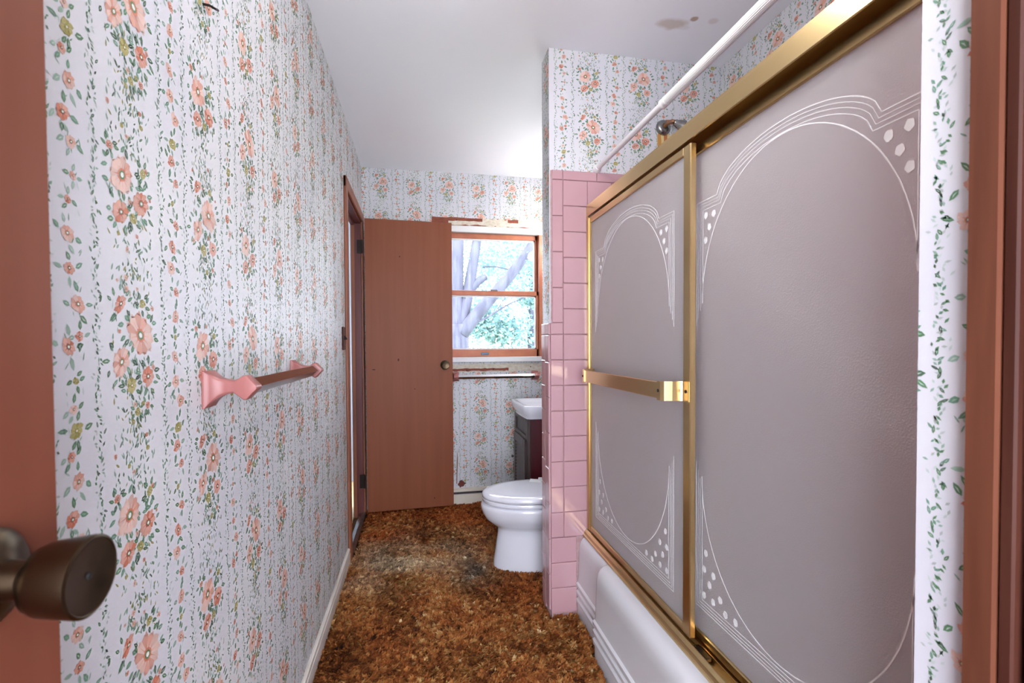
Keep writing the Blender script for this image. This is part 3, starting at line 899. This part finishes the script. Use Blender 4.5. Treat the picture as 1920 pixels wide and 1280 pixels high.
ld = MB().loft([egg(.330, .82, .177, TY, .3855), egg(.322, .82, .184, TY, .389), egg(.320, .82, .186, TY, .398), egg(.323, .82, .184, TY, .408), egg(.333, .815, .177, TY, .4135), egg(.37, .80, .15, TY, .4165), egg(.50, .74, .06, TY, .4175)])
ld.build('lid', MT['china'], toi, smooth=True, angle=60)
for dy in (-.07, .07): MB().bbox(.80, .84, TY+dy-.018, TY+dy+.018, .36, .425, .006).build('hinge', MT['china'], toi)
tk = MB().bbox(.875, 1.085, TY-.235, TY+.235, .40, .745, .02).build('tank', MT['china'], toi, smooth=True, angle=40)
MB().bbox(.862, 1.09, TY-.245, TY+.245, .746, .785, .012).build('tank_lid', MT['china'], toi)
MB().tube([(.875, TY-.17, .68), (.858, TY-.17, .68), (.852, TY-.13, .675), (.850, TY-.09, .668)], .006, 8).build('flush_lever', MT['chrome'], tk)
MB().bbox(.84, .90, TY-.10, TY+.10, .30, .41, .02).build('tank_neck', MT['china'], toi)
ps = MB()
ps.loft([[(.600, 2.60, .4185), (.66, 2.575, .4185), (.675, 2.625, .4185), (.62, 2.66, .4185)], [(.604, 2.60, .4195), (.66, 2.579, .4205), (.672, 2.625, .4195), (.62, 2.655, .421)]])
ps.box(.655, .675, 2.60, 2.612, .4185, .437)
tag(ps.build('paper_label', MT['white']), 'crumpled white paper label lying on the toilet lid', 'paper')

# ------------------------------------------------------------------ vanity and basin
van = thing('vanity_cabinet', (.88, 3.15, 0), 'dark wood vanity cabinet with louvred door under the white basin', 'cabinet')
vx0, vx1, vy0, vy1, vz = .668, 1.09, 2.935, 3.355, .715
MB().box(vx0+.02, vx1, vy0, vy1, .04, vz).box(vx0+.06, vx1, vy0+.02, vy1, 0, .04).build('carcass', MT['mahog'], van)
fr_ = MB().bbox(vx0, vx0+.02, vy0, vy0+.045, .04, vz, .003).bbox(vx0, vx0+.02, vy1-.045, vy1, .04, vz, .003).bbox(vx0, vx0+.02, vy0+.045, vy1-.045, vz-.03, vz, .003).bbox(vx0, vx0+.02, vy0+.045, vy1-.045, .57, .60, .003)
fr_.build('face_frame', MT['cabinet'], van)
MB().bbox(vx0+.010, vx0+.02, vy0+.045, vy1-.045, .60, vz-.03, .003).build('drawer_front', MT['cabinet'], van)
dr = MB().bbox(vx0-.012, vx0+.006, vy0+.03, vy0+.08, .06, .578, .003).bbox(vx0-.012, vx0+.006, vy1-.08, vy1-.03, .06, .578, .003).bbox(vx0-.012, vx0+.006, vy0+.08, vy1-.08, .52, .578, .003).bbox(vx0-.012, vx0+.006, vy0+.08, vy1-.08, .06, .12, .003)
dr = dr.build('door', MT['cabinet'], van)
z = .125
while z < .515:
    lv = MB(); lv.loft([[(vx0-.010, y, z), (vx0-.008, y, z-.002), (vx0+.006, y, z+.018), (vx0+.004, y, z+.020)] for y in (vy0+.08, vy1-.08)])
    lv.build('louvre', MT['cabinet'], dr); z += .022
MB().lathe((vx0-.012, vy1-.05, .40), (-1, 0, 0), [(0, .005), (.010, .005), (.014, .010), (.020, .010), (.023, .005), (.0235, 0)], 14).build('knob', MT['chrome'], dr)
def rrect(x0, x1, y0, y1, z, r, bow=0, n=6):
    pts = []
    for (cx_, cy_, a0) in ((x0+r, y0+r, PI), (x1-r, y0+r, 1.5*PI), (x1-r, y1-r, 0), (x0+r, y1-r, .5*PI)):
        for i in range(n+1):
            a = a0+PI/2*i/n
            px, py = cx_+r*math.cos(a), cy_+r*math.sin(a)
            if px < (x0+x1)/2: px -= bow*(1-((py-(y0+y1)/2)/((y1-y0)/2))**2)
            pts.append((px, py, z))
    # subdivide the straight front edge so that it can bow
    out = pts[:]
    last, first = pts[-1], pts[0]
    for i in range(1, 8):
        t = i/8; py = last[1]+(first[1]-last[1])*t
        out.append((x0-bow*(1-((py-(y0+y1)/2)/((y1-y0)/2))**2), py, z))
    return out
bs = MB()
X0, X1, Y0, Y1 = .646, 1.095, 2.905, 3.372
bs.loft([rrect(X0+.022, X1, Y0+.018, Y1-.018, .716, .03, .012), rrect(X0+.018, X1, Y0+.014, Y1-.014, .735, .03, .012), rrect(X0+.006, X1, Y0+.005, Y1-.005, .748, .035, .012), rrect(X0, X1, Y0, Y1, .790, .035, .012), rrect(X0+.003, X1-.003, Y0+.003, Y1-.003, .798, .034, .012), rrect(X0+.010, X1-.008, Y0+.010, Y1-.010, .801, .03, .012), rrect(X0+.030, X1-.10, Y0+.045, Y1-.045, .799, .06, .012), rrect(X0+.045, X1-.115, Y0+.06, Y1-.06, .775, .08, .01), rrect(X0+.10, X1-.16, Y0+.12, Y1-.12, .700, .08, 0)])
bsn = bs.build('sink_basin', MT['china'], smooth=True, angle=50)
tag(bsn, 'white moulded sink basin on top of the dark vanity cabinet', 'sink')
fc = thing('faucet', (1.03, 3.14, .80), 'chrome faucet at the back of the white sink basin', 'faucet')
MB().bbox(1.005, 1.055, 3.06, 3.22, .800, .815, .005).build('base_plate', MT['chrome'], fc)
MB().tube([(1.03, 3.14, .81), (1.025, 3.14, .86), (.985, 3.14, .875), (.93, 3.14, .855)], [.013, .012, .010, .009], 12).build('spout', MT['chrome'], fc, smooth=True)
for yy in (3.08, 3.20): MB().lathe((1.03, yy, .813), (0, 0, 1), [(0, .014), (.02, .012), (.024, .018), (.04, .016), (.042, 0)], 16).build('handle', MT['chrome'], fc, smooth=True)

# ------------------------------------------------------------------ bathtub
tub = thing('bathtub', (1.0, 1.2, 0), 'white enamel bathtub with ribbed apron below the shower doors', 'bathtub')
TZ = .357
def apron(y, k):
    """outer profile at y; k=0 recessed end, k=1 proud panel"""
    d = .032*k
    e = (.668-d)
    p = [(.80, 0), (e, 0), (e, .058)]
    for zc in (.078, .112, .146):                      # three raised ribs
        q = .007
        p += [(e+.001, zc-.012), (e-q, zc-.005), (e-q, zc+.007), (e+.001, zc+.013)]
    e2 = .680-.034*k
    p += [(e+.003, .175), (e2-.003, .28), (e2-.002, .312), (e2+.004, .332), (e2+.014, .346), (e2+.028, .354), (.712, TZ), (.80, TZ)]
    return [(a, y, z_) for a, z_ in p]
ys = [(YN+.004, 1), (1.0, 1), (1.60, 1), (1.672, 1), (1.684, .97), (1.692, .8), (1.698, .45), (1.704, .12), (1.712, .0), (1.80, 0), (1.93, 0), (YP-.008, 0)]
ap = MB().loft([apron(y, k) for y, k in ys])
ap.build('apron', MT['whitegloss'], tub, smooth=True, angle=32)
bw = MB()
def bowl_ring(i, z): return rrect(.765+i, XA-.075-i*.9, YN+.09+i, YP-.10-i*1.4, z, .12, 0)
bw.loft([rrect(.705, XA-.008, YN+.008, YP-.008, TZ-.02, .01, 0), rrect(.705, XA-.008, YN+.008, YP-.008, TZ, .01, 0), bowl_ring(0, TZ), bowl_ring(.012, TZ-.012), bowl_ring(.03, .22), bowl_ring(.06, .09), bowl_ring(.11, .07)])
bw.build('basin', MT['whitegloss'], tub, smooth=True, angle=50)
MB().lathe((1.05, 1.72, .071), (0, 0, 1), [(0, .028), (.003, .026), (.003, 0)], 20).build('drain', MT['chrome'], tub)

# ------------------------------------------------------------------ shower doors
GX1, GX2 = .725, .755
fr = thing('shower_door_frame', (.73, 1.2, TZ), 'gold metal track frame of the sliding shower doors on the tub rim', 'shower frame')
ZT0, ZT1 = 1.734, 1.786
tr_ = MB()
pf = [(.711, ZT0), (.711, ZT1-.010), (.713, ZT1-.008), (.713, ZT1-.002), (.716, ZT1), (.772, ZT1), (.772, ZT0), (.768, ZT0), (.768, ZT1-.012), (.716, ZT1-.012), (.716, ZT0)]
tr_.loft([[(a, y, z_) for a, z_ in pf] for y in (YN+.006, YP-.007)])
tr_.build('top_rail', MT['gold'], fr)
bt = MB()
pf = [(.694, TZ), (.694, TZ+.006), (.698, TZ+.009), (.700, TZ+.020), (.708, TZ+.028), (.711, TZ+.028), (.711, TZ+.008), (.738, TZ+.008), (.738, TZ+.022), (.741, TZ+.022), (.741, TZ+.008), (.768, TZ+.008), (.768, TZ+.030), (.772, TZ+.030), (.772, TZ)]
bt.loft([[(a, y, z_) for a, z_ in pf] for y in (YN+.006, YP-.007)])
bt.build('bottom_track', MT['gold'], fr)
for y0, y1 in ((YP-.030, YP-.007), (YN+.006, YN+.030)):
    MB().bbox(.711, .772, y0, y1, TZ+.03, ZT0, .002).build('wall_jamb', MT['gold'], fr)
MB().bbox(.7165, .7365, 1.10, 1.16, TZ+.009, TZ+.022, .003).build('track_guide', MT['bronze'], fr)

def panel(name, gx, y0, y1, z0, z1, yc, label, sw_):
    r = thing(name, (gx, (y0+y1)/2, z0), label, 'shower door', 'sliding shower door panels')
    g = MB().box(gx-.0025, gx+.0025, y0+.012, y1-.012, z0+.012, z1-.012).build('glass_pane', MT['frost'], r)
    t = .009
    for nm, a in (('stile', (y0, y0+sw_, z0, z1)), ('stile', (y1-.022, y1, z0, z1)), ('rail', (y0+sw_, y1-.022, z0, z0+.024)), ('rail', (y0+sw_, y1-.022, z1-.024, z1))):
        m_ = MB().bbox(gx-t, gx+t, a[0], a[1], a[2], a[3], .0025)
        m_.build(nm, MT['gold'], r)
    # etched design on the room side of the pane
    em = MB(); xf = gx-.0029
    def line(pts, w=.0011):
        b0 = len(em.v); n = len(pts)
        for i, p in enumerate(pts):
            q0, q1 = pts[max(i-1, 0)], pts[min(i+1, n-1)]
            d = Vector((q1[0]-q0[0], q1[1]-q0[1])); d.normalize()
            nx_, ny_ = -d.y*w, d.x*w
            for hgt in (0, .0004):
                em.v.append((xf+.0002-hgt, p[0]+nx_, p[1]+ny_)); em.v.append((xf+.0002-hgt, p[0]-nx_, p[1]-ny_))
        for i in range(n-1):
            k = b0+i*4
            em.f += [(k+2, k+3, k+7, k+6), (k, k+2, k+6, k+4), (k+1, k+5, k+7, k+3)]
    LW = (.0010, .0006, .0006, .0008)
    def ok(u): return y0+.02 < yc+u < y1-.02
    for k, off in enumerate((0, .009, .018, .028)):
        for sg in (-1, 1):
            u = sg*(.311-off)
            if not ok(u): continue
            line([(yc+u, 1.572-off*.9), (yc+u, 1.24+off*2.2)], LW[k])
            line([(yc+u, .467+off*.9), (yc+u, .865-off*2.4)], LW[k])
            line([(yc+u, 1.572-off*.9), (yc+sg*(.222-off*.55), 1.572-off*.9)], LW[k])
        line([(yc-(.311-off), .467+off*.9), (yc+(.311-off), .467+off*.9)], LW[k])
        a_ = .222-off*.55
        arc = []
        for i in range(41):
            u = -a_+2*a_*i/40
            zz = 1.300-off*.9 + (.365)*math.sqrt(max(0, 1-(u/.329)**2)) if False else (1.572-off*.9) + (.086-off*.02)*math.sqrt(max(0, 1-(u/a_)**2))**1.15
            arc.append((yc+u, zz))
        line(arc, LW[k])
    for top in (1, 0):
        pts = []
        for i in range(49):
            a = PI*i/48
            u = .285*math.cos(a); v_ = .33*math.sin(a)
            pts.append((yc+u, 1.30+v_ if top else .83-v_))
        line(pts, .0012)
    em.build('etched_lines', MT['etch'], g)
    fl = ((.269, 1.53), (.235, 1.527), (.254, 1.497), (.27, 1.465), (.265, .627), (.231, .581), (.272, .581), (.142, .509), (.203, .532), (.248, .549), (.181, .506), (.232, .511), (.272, .51))
    for sg in (-1, 1):
        for (u, v_) in fl:
            if not ok(sg*u): continue
            n = 20; ph = rnd.uniform(0, 1)
            pts = []
            for i in range(n):
                a = 2*PI*i/n
                rr = .0088*(.84+.2*abs(math.cos(2.5*a+ph)))
                pts.append((xf, yc+sg*u+rr*math.cos(a)*.95, v_+rr*math.sin(a)*1.1))
            f_ = MB(); f_.loft([pts, [(xf-.0004, p[1], p[2]) for p in pts]]); f_.build('etched_blossom', MT['etch'], g)
    return r
pf_ = panel('shower_door', GX1, 1.172, 1.958, .386, 1.728, 1.578, 'far frosted shower door carrying the gold towel bar', .036)
panel('shower_door', GX2, YN+.012, 1.245, .380, 1.728, .888, 'near frosted shower door behind the overlapping gold stile', .030)
# towel bar of the far panel
tb = MB()
tb.loft([[(.662+a, y, 1.060+z_) for a, z_ in ((0, -.024), (.004, -.024), (.004, -.019), (.0015, -.017), (.0015, .017), (.004, .019), (.004, .024), (0, .024), (-.002, .022), (-.002, -.022))] for y in (1.232, 1.868)])
tbo = tb.build('towel_rail', MT['gold'], pf_)
for y, sg in ((1.222, 1), (1.872, -1)):
    br = MB()
    path = [(.6585, y+sg*.022), (.6585, y+sg*.004), (.664, y-sg*.006), (.685, y-sg*.012), (.708, y-sg*.014), (.7145, y-sg*.018), (.7145, y-sg*.046)]
    if sg < 0: path[-1] = (.7145, y+.05)
    rings = []
    for i, (a, bb_) in enumerate(path):
        p0, p1 = path[max(i-1, 0)], path[min(i+1, len(path)-1)]
        d = Vector((p1[0]-p0[0], p1[1]-p0[1])).normalized(); n_ = (-d.y*.0018, d.x*.0018)
        rings.append([(a+n_[0], bb_+n_[1], 1.033), (a-n_[0], bb_-n_[1], 1.033), (a-n_[0], bb_-n_[1], 1.087), (a+n_[0], bb_+n_[1], 1.087)])
    bo = br.loft(rings).build('end_bracket', MT['gold'], pf_)
    for (sx_, sy_) in (((.6555, y+sg*.012), (.711, y-sg*.034)) if sg > 0 else ((.6555, y+sg*.012),)):
        MB().lathe((sx_, sy_, 1.060) if sx_ < .7 else (.7125, sy_, 1.060), (-1, 0, 0), [(0, .0045), (.0016, .0045), (.0016, 0)], 12).build('screw', MT['black'], bo)

# ------------------------------------------------------------------ shower rod, shower head
rod = thing('shower_curtain_rod', (.76, 1.2, 1.925), 'white tension curtain rod running above the shower doors', 'curtain rod')
RZ = 1.943
MB().tube([(.76, YP-.010, RZ), (.76, 1.38, RZ)], .0105, 18).build('inner_tube', MT['rodwhite'], rod, smooth=True, angle=60)
ribs = MB()
n = 44
rings = []
for y in (1.385, YN+.002):
    rings.append([(.76+(.0138+(.0006 if k % 2 else -.0004))*math.cos(2*PI*k/n), y, RZ+(.0138+(.0006 if k % 2 else -.0004))*math.sin(2*PI*k/n)) for k in range(n)])
ribs.loft(rings).build('outer_sleeve', MT['rodwhite'], rod)
MB().lathe((.76, 1.405, RZ), (0, -1, 0), [(0, .0135), (.002, .0152), (.010, .0152), (.012, .0142), (.020, .0142), (.022, .0152), (.032, .0150), (.034, .0142)], 24).build('collar', MT['rodwhite'], rod, smooth=True, angle=40)
MB().lathe((.76, YP-.0065, RZ), (0, -1, 0), [(0, .0185), (.008, .0185), (.018, .0150), (.024, .0120)], 24).build('rubber_foot', MT['rodwhite'], rod, smooth=True, angle=40)
sh = thing('shower_fixture', (fx, YP, fz), 'worn chrome shower arm and head on the rust stained alcove wall', 'shower head')
MB().lathe((fx, YP, fz), (0, -1, 0), [(0, .034), (.004, .034), (.012, .030), (.018, .022), (.019, .012), (.016, .010)], 28).build('flange', MT['zinc'], sh, smooth=True, angle=40)
MB().tube([(fx, YP-.010, fz), (fx+.008, YP-.030, fz+.010), (fx+.020, YP-.044, fz+.012), (fx+.030, YP-.052, fz+.006)], .0085, 12).build('arm', MT['rusty'], sh, smooth=True)
MB().lathe((fx+.026, YP-.050, fz+.006), Vector((.80, -.30, -.50)), [(0, .009), (.004, .014), (.014, .015), (.017, .018), (.046, .026), (.048, .024), (.046, .020), (.044, 0)], 24).build('spray_nozzle', MT['zinc'], sh, smooth=True, angle=40)

# ceiling lamp above the bathroom, just ahead of the camera
LX, LY, LZ = .31, 1.02, 2.17
cl = thing('ceiling_light', (LX, LY, H), 'round opal glass globe light hanging below the ceiling', 'ceiling light')
MB().lathe((LX, LY, H), (0, 0, -1), [(0, .065), (.018, .062), (.024, .05), (.030, .014), (.175, .014), (.18, .045), (.193, .045)], 28).build('canopy', MT['chrome'], cl, smooth=True, angle=40)
MB().lathe((LX, LY, LZ), (0, 0, -1), [(-.085*math.cos(PI*k/12), .085*math.sin(PI*k/12)) for k in range(13)], 20).build('opal_globe', MT['opal'], cl, smooth=True)

# unseen bulbs added round the partition's corner to brighten ceiling and back wall
vl = thing('added_vanity_light', (XR, 3.14, 1.93), 'chrome wall bar with three fill bulbs added out of view above the wash basin', 'added fill light')
MB().bbox(XR-.03, XR, 2.90, 3.38, 1.94, 2.02, .006).build('back_bar', MT['chrome'], vl)
for yy in (2.98, 3.14, 3.30):
    MB().lathe((XR-.03, yy, 1.98), (-1, 0, 0), [(0, .022), (.02, .020)], 16).build('socket', MT['chrome'], vl)
    MB().lathe((XR-.088, yy, 1.98), (0, 0, -1), [(-.042*math.cos(PI*k/10), .042*math.sin(PI*k/10)) for k in range(11)], 16).build('fill_bulb', MT['fill_bulb'], vl, smooth=True)

# ------------------------------------------------------------------ outside
struct(MB().box(-14, 16, 4.4, 40, -.9, -.8), 'ground_outside', MT['lawn'])
def bez(p, n=14):
    P = [Vector(q) for q in p]; out = []
    for i in range(n+1):
        t = i/n; q = P[:]
        while len(q) > 1: q = [q[j]*(1-t)+q[j+1]*t for j in range(len(q)-1)]
        out.append(q[0])
    return out
def limb(parent, nm, pts, r0, r1, seg=12):
    p = bez(pts); m_ = MB()
    rr = [r0+(r1-r0)*i/(len(p)-1) for i in range(len(p))]
    m_.tube(p, rr, seg)
    return m_.build(nm, MT['bark'], parent, smooth=True)
def foliage(parent, nm, centres, n, size, cols, seed):
    r = np.random.RandomState(seed)
    C_ = np.array([c_[:3] for c_ in centres]); S_ = np.array([c_[3] for c_ in centres])
    i = r.randint(0, len(C_), n)
    p = C_[i] + r.normal(0, 1, (n, 3))*S_[i][:, None]*np.array([1, 1, .6])
    a = r.normal(0, 1, (n, 3)); a /= np.linalg.norm(a, axis=1, keepdims=True)
    b = np.cross(a, r.normal(0, 1, (n, 3))); b /= np.linalg.norm(b, axis=1, keepdims=True)
    L_ = (size*r.uniform(.6, 1.3, n))[:, None]
    q0, q1, q2, q3 = p-a*L_, p+b*L_*.5, p+a*L_, p-b*L_*.5
    tr = np.concatenate([np.stack([q0, q1, q2], 1), np.stack([q0, q2, q3], 1)])
    cs = np.array([lin(c_) for c_ in cols])[r.randint(0, len(cols), n)]
    o = polymesh(nm, tr, np.concatenate([cs, cs]), MT['leaf'], parent)
    o['kind'] = 'stuff'
tree = thing('tree', (.62, 7.5, -.8), 'large forked tree with pale bark close outside the window', 'tree')
limb(tree, 'trunk', [(.58, 7.5, -.85), (.60, 7.5, .4), (.62, 7.5, 1.5)], .22, .15)
limb(tree, 'limb', [(.60, 7.5, 1.3), (.55, 7.55, 2.2), (.66, 7.6, 3.6)], .13, .09)
limb(tree, 'limb', [(.62, 7.5, 1.35), (.78, 7.5, 2.0), (.92, 7.5, 2.8), (1.05, 7.5, 3.8)], .10, .06)
limb(tree, 'limb', [(.66, 7.45, 1.35), (1.0, 7.4, 1.85), (1.45, 7.3, 2.2), (1.85, 7.3, 2.9)], .11, .07)
limb(tree, 'limb', [(.70, 7.5, 1.9), (.85, 7.5, 2.15), (1.05, 7.5, 2.25)], .09, .05)
limb(tree, 'branch', [(.86, 7.4, 1.52), (1.15, 7.35, 1.62), (1.4, 7.3, 1.9), (1.75, 7.3, 1.92)], .018, .008, 8)
limb(tree, 'branch', [(1.2, 7.3, 1.72), (1.32, 7.3, 1.98), (1.6, 7.3, 2.1)], .010, .005, 8)
limb(tree, 'branch', [(1.0, 7.5, 2.4), (1.25, 7.5, 2.45), (1.6, 7.5, 2.3)], .014, .008, 8)
foliage(tree, 'leaves', [(1.9, 7.8, 3.0, .35), (1.3, 8.0, 3.1, .3), (1.75, 7.4, 1.9, .10), (2.1, 7.6, 1.9, .18), (1.1, 8.2, 2.6, .25), (1.9, 8.0, 2.5, .25)], 3800, .035, ('#627e80', '#70908e', '#567478', '#7c9890'), 3)
t2 = thing('tree', (3.6, 15, -.8), 'leafy tree farther off behind the forked trunk', 'tree')
limb(t2, 'trunk', [(3.6, 15, -.85), (3.6, 15, 1.5), (3.5, 15, 3.5)], .2, .1)
foliage(t2, 'leaves', [(2.4, 15, 3.2, .9), (3.6, 15, 4.2, 1.0), (4.6, 15.5, 3.4, .8), (1.8, 15, 2.0, .5), (2.6, 14.6, 1.6, .5)], 9000, .08, ('#6a8688', '#7a9894', '#5e7a80', '#869e98'), 4)
for k, (bx_, by_, sc_, sd_, lb) in enumerate(((1.5, 11, .42, 5, 'low pale green shrub just right of the forked trunk'), (2.2, 21, .5, 6, 'rounded shrub standing behind the lower shrub'))):
    sb = thing('shrub', (bx_, by_, -.8), lb, 'shrub')
    limb(sb, 'stem', [(bx_, by_, -.85), (bx_+.1, by_, -.3), (bx_, by_, .3)], .04, .015, 8)
    foliage(sb, 'leaves', [(bx_, by_, .1, sc_), (bx_+.35, by_, .6, sc_*.8), (bx_-.3, by_, .5, sc_*.8)], 3600, .05, ('#50686a', '#607a7a', '#485e64', '#6c8486'), sd_)
print('objects', len(bpy.data.objects))
